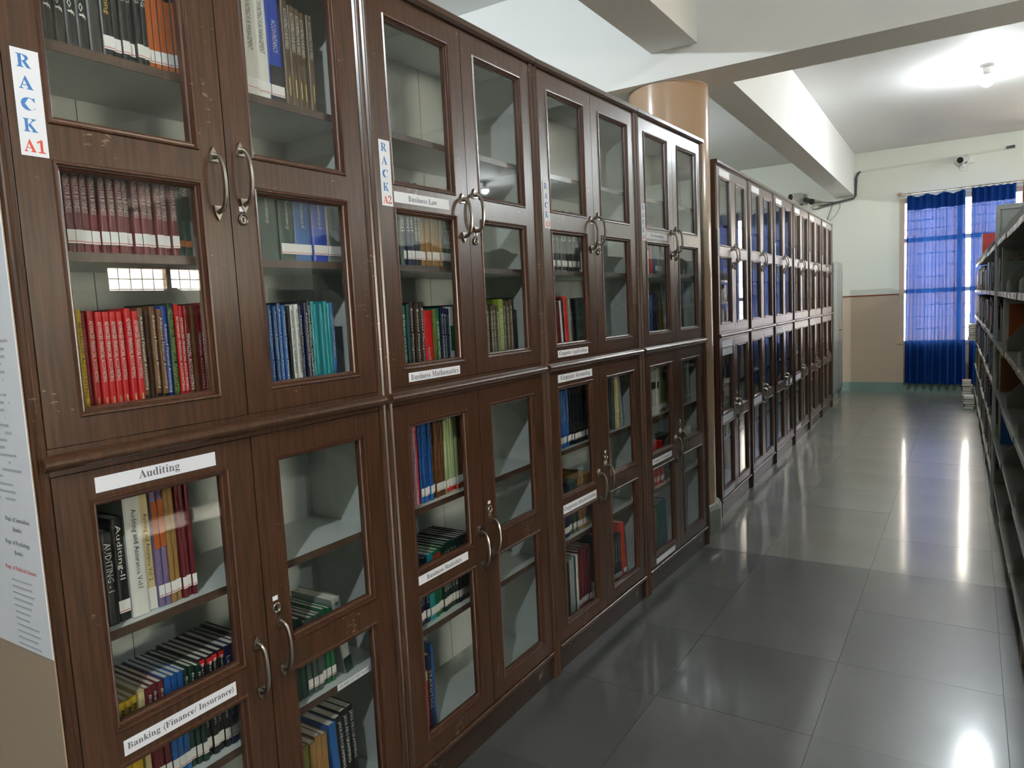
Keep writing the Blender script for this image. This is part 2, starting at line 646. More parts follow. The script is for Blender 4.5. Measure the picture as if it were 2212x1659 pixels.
# ------------------------------------------------------------------ curtains
def curtain(x0, x1, z0, z1, folds, label, m, seed, nh, flare=.03):
    rg = random.Random(seed)
    NX, NZ = folds * 8, 26
    y0 = YF - .10
    ph = [rg.uniform(-.5, .5) for _ in range(folds + 2)]
    am = [rg.uniform(.55, 1.25) for _ in range(folds + 2)]
    hooks = [x0 + (x1 - x0) * (i + .15) / (nh - .7) for i in range(nh)]
    vs_, fs_ = [], []
    for j in range(NZ + 1):
        t = j / NZ
        for i in range(NX + 1):
            s = i / NX
            f_ = s * folds
            k = int(min(f_, folds - 1e-6))
            a = am[k] * (1 - (f_ - k)) + am[k + 1] * (f_ - k)
            w = math.sin(2 * PI * f_ + ph[k] * .4)
            amp = (.026 + .022 * (1 - t)) * a
            xx = x0 - flare * (1 - t) * .6 + (x1 - x0 + flare * (1 - t) * 1.2) * s + .010 * math.cos(2 * PI * f_ * 2) * (1 - t)
            zt = z1
            if t > .88:
                dmin = min(abs(xx - h) for h in hooks)
                zt = z1 - min(.05, dmin * .35) * (t - .88) / .12
            zz = z0 + (zt - z0) * t
            vs_.append((xx, y0 + amp * w, zz + .006 * math.sin(f_ * 3) * (1 - t)))
    for j in range(NZ):
        for i in range(NX):
            a = j * (NX + 1) + i
            fs_.append((a, a + 1, a + NX + 2, a + NX + 1))
    r_ = empty('curtain', ((x0 + x1) / 2, y0, 0))
    tag(r_, label, 'curtain', 'curtains at the far window')
    off = Vector(((x0 + x1) / 2, y0, 0))
    mb = MB()
    mb.add([Vector(v) - off for v in vs_], fs_)
    mb.build('cloth', m, r_, True)
    # hem folded double at the head and the foot
    def strip(j0, j1, nm):
        sv, sf = [], []
        for j in (j0, j1):
            for i in range(NX + 1):
                q = Vector(vs_[j * (NX + 1) + i]) - off
                sv.append((q.x, q.y - .003, q.z))
        for i in range(NX):
            sf.append((i, i + 1, NX + 2 + i, NX + 1 + i))
        MB().add(sv, sf).build(nm, m, r_, True)
    strip(NZ - 2, NZ, 'heading_tape')
    strip(0, 1, 'hem')
    for h in hooks:
        if x0 <= h <= x1:
            pth = [(h - off.x + .016 * math.cos(a), 0, z1 + .006 + .018 * math.sin(a)) for a in [2 * PI * k / 10 for k in range(11)]]
            MB().tube(pth, .0025, 5).build('curtain_ring', STEEL_D, r_)
    return r_


curtain(.625, 1.332, .135, 2.845, 8, 'long blue sheer curtain at the left of the far window', CURTAIN, 1, 4, .04)
curtain(1.405, 1.905, .135, 2.860, 6, 'second blue sheer curtain, partly hidden by the steel rack', CURTAIN, 5, 7, .02)
curtain(1.985, 2.42, .135, 2.870, 4, 'dark maroon curtain at the right edge of the far window', CURTAIN_R, 8, 4, .02)
rod = empty('curtain_rod', (.5, YF - .10, 2.868))
tag(rod, 'thin curtain rod above the far window', 'rod')
MB().tube([(.0, 0, 0), (2.5, 0, .012)], .007, 8).build('pole', STEEL, rod, True)
MB().tube([(.03 + .026 * math.cos(a), -.012, .026 * math.sin(a)) for a in [2 * PI * k / 14 for k in range(15)]], .006, 6).build('end_ring', mat('pink_wood', (.55, .30, .20), .5), rod, True)
box('bracket', CREAM, .05, -.006, -.012, .07, .10, .012, rod)
box('bracket', CREAM, 2.30, -.006, -.004, 2.32, .10, .022, rod)


# ------------------------------------------------------------------ bookcases
UW = .9145
PZ = [(1.870, 2.335), (1.338, 1.801), (.711, 1.1736), (.1765, .639)]      # pane heights, top to bottom
PY = [(.0928, .3886), (.5260, .8210)]                                     # pane spans, left and right door
DY = [(.0275, .4562), (.4588, .8870)]
DZ = [(1.286, 2.392), (.120, 1.232)]
SHELF_Z = [2.030, 1.645, .897, .506]
FLOOR_Z = {5: 2.030, 4: 1.645, 3: 1.290, 2: .897, 1: .506, 0: .140}
DEPTH = .325


def rect_ring(mb, y0, y1, z0, z1, prof):
    """mitred frame: prof = [(inset, x)...]"""
    k = len(mb.v)
    for (d, x) in prof:
        mb.v += [(x, y0 + d, z0 + d), (x, y1 - d, z0 + d), (x, y1 - d, z1 - d), (x, y0 + d, z1 - d)]
    for i in range(len(prof) - 1):
        for c in range(4):
            a, b_ = k + i * 4 + c, k + i * 4 + (c + 1) % 4
            mb.f.append((a, b_, b_ + 4, a + 4))


def make_handle(yc, zc, parent, length=.118):
    pts, rad = [], []
    for k in range(13):
        t = k / 12
        a = PI * t
        pts.append((.004 + .030 * math.sin(a) ** .6, yc, zc + length / 2 * math.cos(a)))
        rad.append(.0058 if 0 < k < 12 else .0075)
    h = MB().tube(pts, rad, 8, .8)
    for s in (-1, 1):
        z = zc + s * length / 2
        h.prism([(yc - .011, z - s * .012), (yc + .011, z - s * .012), (yc + .008, z + s * .006), (yc, z + s * .020), (yc - .008, z + s * .006)], 'x', -.001, .004)
    return h.build('handle', STEEL, parent, True)


def make_bookcase():
    r_ = empty('bookcase')
    W = UW
    for (a, b_) in ((0, .022), (W - .022, W)):
        box('side_panel', WOOD, -DEPTH, a + .0006, 0, -.004, b_ - .0006, 2.402, r_)
    for (a, b_) in ((.0008, .0262), (W - .0262, W - .0008)):
        stl = MB().prism([(-.02, a), (-.001, a), (.004, a + .004), (.0015, a + .010), (.0045, a + .0127), (.0015, a + .0155), (.004, b_ - .004), (-.001, b_), (-.02, b_)], 'z', 0, 2.402)
        stl.build('stile', WOOD, r_)
    box('back_panel', LINING, -DEPTH, .022, .10, -DEPTH + .016, W - .022, 2.385, r_)
    for (a, b_) in ((.022, .0250), (W - .0250, W - .022)):
        box('side_lining', LINING, -DEPTH + .016, a, .10, -.024, b_, 2.385, r_)
    for yj in (.305, .62):
        box('lining_joint', BLACK, -DEPTH + .0155, yj, .14, -DEPTH + .0164, yj + .0016, 2.38, r_)
    box('top_board', WOOD, -DEPTH, .022, 2.386, -.004, W - .022, 2.402, r_)
    box('top_lining', LINING, -DEPTH + .016, .025, 2.380, -.026, W - .025, 2.386, r_)
    MB().prism([(-DEPTH - .004, 2.4025), (.006, 2.4025), (.016, 2.410), (.016, 2.425), (.010, 2.431), (-DEPTH - .004, 2.431)], 'y', .0004, W - .0004).build('cornice', WOOD, r_)
    box('middle_board', WOOD, -DEPTH + .016, .022, 1.234, -.002, W - .022, 1.2845, r_)
    box('middle_floor', LINING, -DEPTH + .016, .025, 1.2845, -.026, W - .025, 1.289, r_)
    box('middle_lining', LINING, -DEPTH + .016, .025, 1.2305, -.030, W - .025, 1.2335, r_)
    bead = [(.0, 1.244)] + [(.007 + .015 * math.sin(a), 1.259 - .0135 * math.cos(a)) for a in [PI * k / 8 for k in range(9)]] + [(.0, 1.274)]
    MB().prism(bead, 'y', .012, W - .012).build('middle_bead', WOOD, r_, True)
    box('bottom_board', WOOD_D, -DEPTH + .016, .022, .10, -.012, W - .022, .134, r_)
    box('bottom_lining', LINING, -DEPTH + .016, .025, .134, -.026, W - .025, .1395, r_)
    box('plinth', WOOD_D, -DEPTH, .0265, 0, -.010, W - .0265, .0995, r_)
    pb = [(-.010, .0998)] + [(.000 + .008 * math.sin(a), .108 - .008 * math.cos(a)) for a in [PI * k / 6 for k in range(7)]] + [(-.010, .1165)]
    MB().prism(pb, 'y', .0265, W - .0265).build('plinth_bead', WOOD, r_, True)
    for z in SHELF_Z:
        s = box('shelf', LINING, -DEPTH + .017, .0255, z - .018, -.0385, W - .0255, z - .0005, r_)
        box('edge_band', SHELF_EDGE, -.0385, .0255, z - .0185, -.0355, W - .0255, z, s)
    for zi in range(2):
        for yi in range(2):
            ya, yb = DY[yi]
            za, zb = DZ[zi]
            (p1a, p1b), (p2a, p2b) = PZ[zi * 2], PZ[zi * 2 + 1]
            oa, ob = PY[yi]
            x0, x1 = -.0225, -.0015
            d = MB()
            # outer stiles and rails as one rebated frame with two lights
            d.box(x0, ya, za, x1, oa, zb).box(x0, ob, za, x1, yb, zb)
            d.box(x0, oa, p1b, x1, ob, zb).box(x0, oa, p2b, x1, ob, p1a).box(x0, oa, za, x1, ob, p2a)
            do = d.build('door', WOOD, r_)
            prof = [(-.0035, -.0015), (-.001, .0022), (.003, .0015), (.0042, -.0035), (.0075, -.0030), (.0085, -.0068), (.012, -.0085), (.0135, -.0130), (.0135, -.0225)]
            for (a, b_) in ((p1a, p1b), (p2a, p2b)):
                mm_ = MB()
                rect_ring(mm_, oa, ob, a, b_, prof)
                mm_.build('moulding', MOULD, do)
                box('glass_pane', GLASS, -.0172, oa + .0128, a + .0128, -.0142, ob - .0128, b_ - .0128, do)
            inner = .4575 - .034 if yi == 0 else .4575 + .036
            zc = (1.800 if yi == 0 else 1.822) if zi == 0 else (.690 if yi == 0 else .716)
            make_handle(inner, zc, do)
            if yi == 1:
                zl = 1.728 if zi == 0 else .812
                lk = MB().lathe([(.0125, -.001), (.0125, .003), (.0105, .0045), (.0085, .003), (.0085, .001)], 18, (0, inner - .006, zl), 'x')
                lk.build('lock', STEEL, do, True)
                box('keyhole', BLACK, .0012, inner - .0072, zl - .005, .0034, inner - .0048, zl + .005, do)
                box('number_tag', PAPER, -.0014, inner - .0135, zl + .018, -.0006, inner + .0015, zl + .029, do)
    return r_


PROTO = make_bookcase()
UNITS = {}
ROWA = [('A1', -.004, .5945, 0.0), ('A2', -.004, 1.5105, 0.0), ('A3', -.006, 2.4305, .033), ('A4', .0245, 3.3485, .0346)]
ROWB = [('B%d' % (k + 1), -.024 - .019 * k * .906, 4.800 + .9165 * k, -.019) for k in range(6)]
BLAB = {'A1': 'dark brown glazed bookcase marked RACK A1, nearest and leftmost', 'A2': 'dark brown glazed bookcase marked RACK A2, second in the near row',
        'A3': 'dark brown glazed bookcase marked RACK A3, third in the near row', 'A4': 'dark brown glazed bookcase marked RACK A4, beside the tan column',
        'B1': 'glazed bookcase right behind the tan column, first of the far row', 'B2': 'second glazed bookcase beyond the tan column',
        'B3': 'third glazed bookcase beyond the tan column', 'B4': 'fourth glazed bookcase beyond the tan column',
        'B5': 'fifth glazed bookcase beyond the tan column', 'B6': 'last glazed bookcase of the far row, beside the grey steel cupboard'}
for i, (nm, x_, y_, th) in enumerate(ROWA + ROWB):
    u = PROTO if i == 0 else copy_tree(PROTO)
    u.location = (x_, y_, 0)
    u.rotation_euler = (0, 0, -th)
    tag(u, BLAB[nm], 'bookcase', 'brown glazed library bookcases')
    UNITS[nm] = u
    if nm[0] == 'B':
        u.scale = (1, .996, .992)


def unit_matrix(nm):
    u = UNITS[nm]
    return Matrix.Translation(u.location) @ Matrix.Rotation(u.rotation_euler.z, 4, 'Z')


def paper_label(nm, y0, y1, z0, z1, s=None, width=None, partlabel=None, name='name_label'):
    u = UNITS[nm]
    p = box(name, PAPER, -.0013, y0, z0, -.0004, y1, z1, u)
    if s:
        put_text('lettering', s, INK, p, (-.0002, (y0 + y1) / 2, (z0 + z1) / 2), FACE_X, width, None, True)
        p['label'] = 'white paper strip reading ' + s.replace('/', '').replace('(', '').replace(')', '')
    return p


def rack_sticker(nm, y0, y1, z0, z1):
    u = UNITS[nm]
    p = box('rack_sticker', PAPER, -.0012, y0, z0, -.0002, y1, z1, u)
    p['label'] = 'white sticker reading RACK ' + nm
    h = (z1 - z0) / 5
    for k, ch in enumerate('RACK'):
        put_text('letter', ch, BLUE_INK, p, (.0001, (y0 + y1) / 2 - .003, z1 - h * (k + .55)), FACE_X, (y1 - y0) * .52, h * .62, True)
    put_text('letter', nm, RED_INK, p, (.0001, (y0 + y1) / 2, z1 - h * 4.5), FACE_X, (y1 - y0) * .78, h * .62, True)


for nm in ('A1', 'A2', 'A3', 'A4'):
    rack_sticker(nm, .0415, .0865, 1.805, 1.987)
paper_label('A1', .103, .362, 1.187, 1.217, 'Auditing', .088)
paper_label('A1', .103, .361, .655, .6865, 'Banking (Finance/ Insurance)', .245)
paper_label('A2', .093, .353, 1.819, 1.850, 'Business Law', .135)
paper_label('A2', .108, .362, 1.297, 1.324, 'Business Mathematics', .235)
paper_label('A2', .094, .349, .677, .7045, 'Business Statistics', .178)
paper_label('A3', .104, .360, 1.294, 1.322, 'Computer Applications', .238)
paper_label('A3', .096, .388, 1.192, 1.224, 'Corporate Accounting', .250)
paper_label('A3', .096, .388, .648, .684, 'Corporate Administration', .280)
paper_label('A4', .092, .366, 1.818, 1.850, 'Cost Accounting', .165)
paper_label('A4', .092, .352, .662, .692, 'Business, E-Commerce', .225)
paper_label('A4', .108, .366, .130, .158)
for k, nm in enumerate(['B1', 'B2', 'B3', 'B4', 'B5', 'B6']):
    paper_label(nm, .102, .362, 2.340, 2.384)
    rack_st = box('rack_sticker', PAPER, -.0012, .0415, 1.80, -.0002, .0865, 1.985, UNITS[nm])
    if k in (0, 1, 3):
        paper_label(nm, .094, .372, .650, .702)
paper_label('B1', .102, .372, 1.120, 1.222)
paper_label('B1', .102, .372, .124, .172)
paper_label('B3', .102, .362, 1.178, 1.224)
paper_label('B3', .53, .80, .655, .700)
paper_label('B4', .102, .372, .124, .172)
sh = box('shelf_label', PAPER, -.0352, .690, .4900, -.0344, .845, .5075, UNITS['A1'])
put_text('lettering', 'C# AND DOT NET FRAMEWORK', INK, sh, (-.0341, .7675, .4988), FACE_X, .142, .0085)
sh['label'] = 'white strip on shelf edge reading C# AND DOT NET FRAMEWORK'


# ------------------------------------------------------------------ books

NAMED = {'black': '17181a', 'charcoal': '2b2c2e', 'grey': '6d706c', 'pale grey': '9aa09a', 'white': 'd9d9d2', 'cream': 'cdbb8a', 'tan': '9a7440', 'orange': 'b05a1d',
         'brown': '6b4424', 'dark brown': '3a2317', 'maroon': '6b1c26', 'dark red': '7c1519', 'red': 'c2161f', 'scarlet': 'd8301c', 'pink': 'c79aa8', 'lilac': '7b6a90',
         'blue': '1e5a9e', 'royal blue': '1f3fa0', 'navy': '161d44', 'pale blue': '6f93b8', 'teal': '0f8f96', 'dark teal': '14505c', 'green': '166b3e', 'dark green': '12392b',
         'grey green': '4b5d55', 'olive': '6c6a2a', 'lime': '8aa13b', 'pale green': 'a9b786', 'yellow': 'c9a81c', 'umber': '5b4a33'}


def cover(c):
    return mat('cover_' + c.replace(' ', '_'), NAMED[c], .38)


BOOK_N = 0
CM, PM, LM = {}, {}, {}


def book_meshes(c, t, h, d):
    k = (c, round(t, 4), round(h, 3), round(d, 3))
    if k not in CM:
        e = .0014
        prof = [(-d, 0), (-.003, 0), (-.0008, t * .12), (0, t * .3), (0, t * .7), (-.0008, t * .88), (-.003, t), (-d, t), (-d, t - e), (-.005, t - e), (-.005, e), (-d, e)]
        CM[k] = MB().prism(prof, 'z', 0, h).mesh('book_cover', cover(c))
        PM[k] = MB().box(-d + .003, e, .003, -.005, t - e, h - .003).mesh('pages', PAGES)
    return CM[k], PM[k]


STUFF = []          # books too small in the photo to tell apart: collected here, joined at the end


def add_book(M4, c, t, h, d, label, group, title=None, tcol=None, call=False, band=None, lean=0.0, author=False):
    cm, pm = book_meshes(c, t, h, d)
    if label is None:
        Mx = M4 @ Matrix.Rotation(lean, 4, 'X')
        STUFF.append((Mx, cm, cm.materials[0]))
        STUFF.append((Mx, pm, PAGES))
        if band:
            STUFF.append((Mx, MB().box(-.0006, t * .04, h * band[1], .0005, t * .96, h * band[2]).mesh('band'), cover(band[0])))
        if call:
            STUFF.append((Mx, MB().box(-.0005, t * .03, h * .08, .0009, t * .97, h * .08 + .026).mesh('call'), CALL))
        return None
    o = link('book', cm)
    R_ = Matrix.Rotation(lean, 4, 'X')
    o.matrix_world = M4 @ R_
    tag(o, label, 'book', group)
    link('pages', pm, o)
    if band:
        bc, z0, z1 = band
        box('spine_band', cover(bc), -.0006, t * .04, h * z0, .0005, t * .96, h * z1, o)
    if title:
        s, z0, z1 = title if isinstance(title, tuple) else (title, .30, .93)
        me_h = min(t * .56, .014)
        put_text('spine_title', s, mat('title_' + (tcol or 'white').replace(' ', '_'), NAMED[tcol or 'white'], .5), o, (.0008, t * .5, h * (z0 + z1) / 2), SPINE, h * (z1 - z0), me_h)
    if author:
        k = ('author', round(t, 4))
        if k not in LM:
            LM[k] = MB().box(0, -.0014, -.022, .0003, .0014, .022).mesh('author_line', mat('author_gold', (.55, .42, .12), .5))
        a = link('author_line', LM[k], o)
        a.location = (.0003, t * .5, h * .20)
    if call:
        k = ('call', round(t, 4))
        if k not in LM:
            LM[k] = (MB().box(-.0005, t * .03, 0, .0009, t * .97, .026).mesh('call_label', CALL), MB().box(.0009, t * .03, .0028, .0011, t * .97, .0042).mesh('label_rule', CALL_RED))
        a = link('call_label', LM[k][0], o)
        a.location = (0, 0, h * .08)
        r_ = link('label_rule', LM[k][1], o)
        r_.location = (0, 0, h * .08)
    return o


def ordinal(k):
    return '%d%s' % (k, 'th' if 10 <= k % 100 <= 20 else {1: 'st', 2: 'nd', 3: 'rd'}.get(k % 10, 'th'))


SHELFNAME = {5: 'top shelf', 4: 'second shelf', 3: 'third shelf', 2: 'fourth shelf', 1: 'fifth shelf', 0: 'bottom shelf'}
CASE = {'B1': 'first far bookcase', 'B2': 'second far bookcase', 'B3': 'third far bookcase', 'B4': 'fourth far bookcase'}
rb = random.Random(11)


VISL = {('A1', 'left'): .131, ('A1', 'right'): .576, ('A2', 'left'): .158, ('A2', 'right'): .608, ('A3', 'left'): .188, ('A3', 'right'): .638,
        ('A4', 'left'): .215, ('A4', 'right'): .665, ('B1', 'left'): .25, ('B2', 'left'): .28, ('B3', 'left'): .31}


def row(nm, side, shelf, span, items, x=-.062, depth=.165, lean=0.0, skip=0.0):
    """items: dicts n, c, t, h and dressing; books stand from y0 to the right"""
    Mu = unit_matrix(nm)
    zs = .992 if nm[0] == 'B' else 1.0
    y = VISL[(nm, side)] + skip
    k = 0
    tot = sum(it.get('n', 1) * it['t'] for it in items)
    fit = span / tot if span else 1.0
    prev = 0.0
    for it in items:
        for q in range(it.get('n', 1)):
            k += 1
            t = round(it['t'] * fit, 4)
            h = it['h'] + (rb.uniform(-.004, .004) if it.get('n', 1) > 1 else 0)
            h = round(h / .003) * .003
            where = CASE.get(nm, 'rack ' + nm)
            lab = '%s book, %s from left on %s of %s, %s door' % (it['c'], ordinal(k), SHELFNAME[shelf], where, side)
            if nm in ('A4', 'B1', 'B2', 'B3'):
                lab = None
            ln = abs(it.get('lean', lean))
            if ln > prev:
                y += h * (math.sin(ln) - math.sin(prev))
            prev = ln
            dx = rb.uniform(-.006, .004)
            z = FLOOR_Z[shelf] * zs + .0006
            yy = y
            add_book(Mu @ Matrix.Translation((x + dx, yy, z)), it['c'], t, h, depth, lab, 'books in the glazed bookcases', it.get('title'), it.get('tc'),
                     it.get('call', False), it.get('band'), ln, it.get('author', False))
            y += t + .0008 + (it.get('gap', 0))
    return y


def B(c, n=1, t=.02, h=.235, **k):
    return dict(c=c, n=n, t=t, h=h, **k)


# rack A1, upper half
row('A1', 'left', 5, 0.3, [B('black', 4, .026, .262, title=('Essentials of', .25, .95)), B('charcoal', 1, .030, .262, band=('grey', .45, .72)), B('black', 1, .028, .25, title=('Cost Accounting', .35, .9), tc='yellow', call=True),
                            B('black', 2, .019, .25, title=('ACCOUNTING', .5, .95), call=True), B('black', 3, .017, .25, call=True, title=('ACCOUNTING', .5, .95)),
                            B('black', 5, .0165, .25, band=('orange', .02, .62), title=('Accounting', .66, .96), call=True), B('charcoal', 2, .014, .25, title=('Accounting', .5, .95)), B('grey', 1, .016, .25, title=('ACCOUNTING', .4, .95), tc='black')])
row('A1', 'left', 4, 0.29, [B('maroon', 14, .0165, .225, title=('FINANCIAL ACCOUNTING FOR BUSINESS', .34, .97), call=True), B('dark green', 2, .018, .225, title=('ACCOUNTING', .6, .95), band=('orange', .1, .16)), B('grey', 1, .034, .225, title=('Accounting', .35, .85), tc='black')])
row('A1', 'left', 3, 0.295, [B('yellow', 1, .014, .245, title=('ADVANCED ACCOUNTING', .3, .9), tc='black', band=('charcoal', .0, .22)), B('dark red', 1, .012, .24)] +
    [B('red', 7, .0178, .243, title=('ADVANCED FINANCIAL ACCOUNTING', .42, .92), author=True)] +
    [B('brown', 1, .018, .245, title=('Advanced Financial Accounting', .30, .93), band=('black', .0, .26)), B('dark brown', 1, .012, .24), B('brown', 2, .0165, .245, title=('Advanced Financial Accounting', .30, .93), band=('black', .0, .26)),
     B('royal blue', 1, .018, .25, title=('Advanced Financial Accounting', .25, .85)), B('dark green', 1, .020, .255, title=('ADVANCED FINANCIAL MANAGEMENT', .2, .95), tc='lime'),
     B('red', 2, .0135, .25, title=('ADVANCED FINANCIAL ACCOUNTING', .25, .9), call=True), B('dark red', 1, .017, .25, title=('FINANCIAL ACCOUNTING', .25, .75), call=True), B('brown', 1, .014, .25), B('dark red', 4, .0135, .25, title=('FINANCIAL ACCOUNTING', .25, .75), call=True), B('charcoal', 1, .015, .25)])
row('A1', 'right', 5, 0.215, [B('white', 2, .038, .268, title=('ACCOUNTING FOR MANAGEMENT', .42, .93), tc='charcoal', call=True), B('royal blue', 1, .042, .262, title=('ACCOUNTANCY', .48, .78), band=('charcoal', .0, .36), call=True),
                             B('umber', 2, .020, .255, title=('ACCOUNTING FOR BUSINESS', .55, .93), author=True), B('umber', 3, .018, .25, title=('ACCOUNTING FOR BUSINESS', .55, .93), author=True)])
row('A1', 'right', 4, 0.27, [B('grey green', 1, .046, .226, title=('Advanced Accountancy', .4, .95)), B('dark green', 1, .034, .224, title=('Advanced Accountancy', .35, .95), call=True), B('blue', 1, .040, .228, title=('Advanced Accountancy-II', .38, .95), call=True),
                             B('royal blue', 1, .036, .228, title=('Advanced Accountancy-II', .38, .95), call=True), B('grey', 1, .036, .228, title=('Advanced Accountancy', .38, .95), tc='black', call=True)])
row('A1', 'right', 3, 0.215, [B('blue', 5, .0135, .245, title=('Advanced Financial Management', .1, .95)), B('charcoal', 2, .010, .245), B('white', 2, .0145, .248, title=('ADVANCED FINANCIAL MANAGEMENT', .28, .95), tc='black', band=('orange', .0, .22)),
                             B('navy', 2, .015, .246, title=('Advanced Financial Management', .2, .9), call=True), B('black', 1, .014, .255, title=('Advanced FINANCIAL MANAGEMENT', .2, .95), call=True), B('teal', 5, .0155, .250), B('blue', 1, .014, .248, title=('Advanced Financial Management', .4, .85))])
# rack A1, lower half
row('A1', 'left', 2, 0.19, [B('black', 1, .026, .195, title=('AUDITING - I', .36, .88)), B('black', 1, .028, .215, title=('Auditing-II', .40, .93), call=True), B('white', 1, .040, .268, title=('Auditing and Assurance Vol.I', .22, .85), tc='black'),
                            B('cream', 1, .024, .262, title=('Auditing and Assurance Vol. 2', .24, .80), tc='black', band=('white', .0, .18)), B('lilac', 2, .0145, .255, band=('orange', .5, .9), call=True), B('tan', 2, .0145, .255, call=True), B('maroon', 3, .012, .255, call=True)])
row('A1', 'left', 1, 0.3, [B('yellow', 3, .016, .225, title=('Banking', .5, .93), tc='black', call=True), B('cream', 1, .016, .23), B('maroon', 3, .016, .228, title=('Banking Law', .45, .93), call=True), B('blue', 3, .017, .235, call=True),
                            B('dark green', 3, .015, .228, title=('Banking Law', .4, .93), call=True), B('black', 4, .017, .235, title=('Banking Regulation', .3, .95), call=True, band=('red', .93, .99)), B('navy', 2, .020, .24, title=('Law and Practice', .3, .9), call=True), B('charcoal', 2, .018, .24, call=True)])
y_ = row('A1', 'right', 1, 0.165, [B('dark green', 2, .020, .215), B('grey green', 4, .016, .205, call=True), B('green', 2, .016, .21, call=True), B('pale grey', 1, .030, .225, title=('B ADM', .7, .95), tc='black', band=('dark green', .0, .2), lean=-.14)])
row('A1', 'right', 0, 0.19, [B('olive', 1, .024, .24), B('tan', 3, .020, .238), B('blue', 1, .022, .252, lean=-.05), B('black', 3, .022, .262, title=('JAVA PROGRAMMING', .4, .95), lean=-.05)])
# rack A2
row('A2', 'left', 4, 0.27, [B('grey green', 2, .016, .25, title=('MANAGEMENT', .4, .9)), B('navy', 3, .016, .255, title=('MANAGEMENT', .4, .95), call=True), B('charcoal', 2, .014, .25, title=('BUSINESS ENVIRONMENT', .3, .95), call=True), B('tan', 8, .0125, .25, call=True), B('dark green', 2, .026, .248, title=('Business Law', .3, .9), call=True)])
row('A2', 'left', 3, 0.285, [B('green', 1, .026, .235, title=('BUSINESS MANAGEMENT', .12, .88)), B('dark teal', 1, .016, .238), B('dark brown', 3, .021, .240, title=('Business Management', .15, .92)), B('red', 1, .046, .215, title=('Business Mathematics', .1, .45)),
                            B('olive', 1, .018, .218, title=('Business Mathematics', .3, .85), tc='lime'), B('green', 1, .022, .222, title=('BUSINESS MATHEMATICS', .1, .8)), B('navy', 3, .014, .222, title=('Business Mathematics', .15, .9)), B('white', 1, .022, .225, band=('green', .35, .72)), B('charcoal', 2, .016, .228)])
row('A2', 'right', 3, 0.19, [B('umber', 5, .0145, .225, title=('BUSINESS MATHEMATICS', .1, .9)), B('lime', 2, .015, .25, title=('BUSINESS MATHEMATICS', .1, .85)), B('umber', 3, .014, .24, title=('BUSINESS MATHEMATICS', .2, .9)), B('charcoal', 1, .012, .252, lean=-.03)])
row('A2', 'left', 2, 0.285, [B('pink', 3, .0125, .252, title=('Business Statistics', .2, .95), tc='black'), B('red', 1, .010, .255), B('blue', 4, .0165, .252, title=('Business Statistics', .3, .9), tc='navy', call=True), B('brown', 5, .0135, .248, call=True), B('pale green', 6, .0125, .25, call=True, band=('red', .02, .08)), B('brown', 2, .020, .245, call=True), B('navy', 1, .022, .245, call=True)])
row('A2', 'left', 1, 0.28, [B('navy', 3, .015, .215, title=('STATISTICS', .3, .9), call=True), B('teal', 1, .022, .218, call=True), B('green', 2, .020, .222, band=('scarlet', .62, .95), call=True), B('dark green', 5, .014, .225, title=('STATISTICS', .3, .9), call=True), B('black', 4, .016, .23, call=True)])
row('A2', 'left', 0, 0.055, [B('scarlet', 1, .022, .215, band=('cream', .84, .98)), B('navy', 1, .026, .262, title=('STATISTICS', .3, .8)), B('blue', 1, .014, .292)])
# rack A3
row('A3', 'left', 4, 0.28, [B('pale grey', 6, .014, .25, band=('black', .02, .5), call=True), B('charcoal', 6, .014, .252, title=('COMPUTER', .5, .9), call=True), B('white', 3, .013, .25, band=('black', .05, .45))])
row('A3', 'left', 3, 0.265, [B('yellow', 1, .012, .225, lean=-.07), B('maroon', 2, .016, .23, lean=-.07), B('white', 1, .014, .235, lean=-.07), B('navy', 1, .015, .24, lean=-.07), B('scarlet', 1, .026, .25, lean=-.07), B('pale grey', 1, .014, .24, lean=-.06), B('black', 2, .020, .24, lean=-.05), B('grey green', 5, .0145, .24, lean=-.03, title=('COMPUTER', .3, .8))])
row('A3', 'left', 2, 0.275, [B('blue', 5, .0150, .248, title=('Corporate Accounting', .45, .9), call=True), B('black', 9, .0150, .255, call=True, lean=-.03), B('dark brown', 2, .018, .258, lean=-.03)])
row('A3', 'left', 1, 0.28, [B('navy', 4, .014, .225, call=True), B('grey green', 4, .014, .23, call=True), B('tan', 9, .0130, .235, call=True)])
row('A3', 'left', 0, 0.23, [B('dark green', 2, .016, .245), B('pale grey', 2, .016, .262), B('dark teal', 1, .016, .262), B('white', 1, .014, .265), B('maroon', 5, .020, .275, call=True)])
row('A3', 'right', 2, 0.09, [B('grey green', 2, .014, .262), B('cream', 2, .020, .272, lean=-.02), B('pale grey', 2, .012, .262, lean=-.12)], skip=.06)
row('A3', 'right', 0, 0.13, [B('charcoal', 5, .018, .245, title=('COMPANY LAW', .4, .9), call=True), B('scarlet', 1, .034, .285, lean=-.07, call=True)])
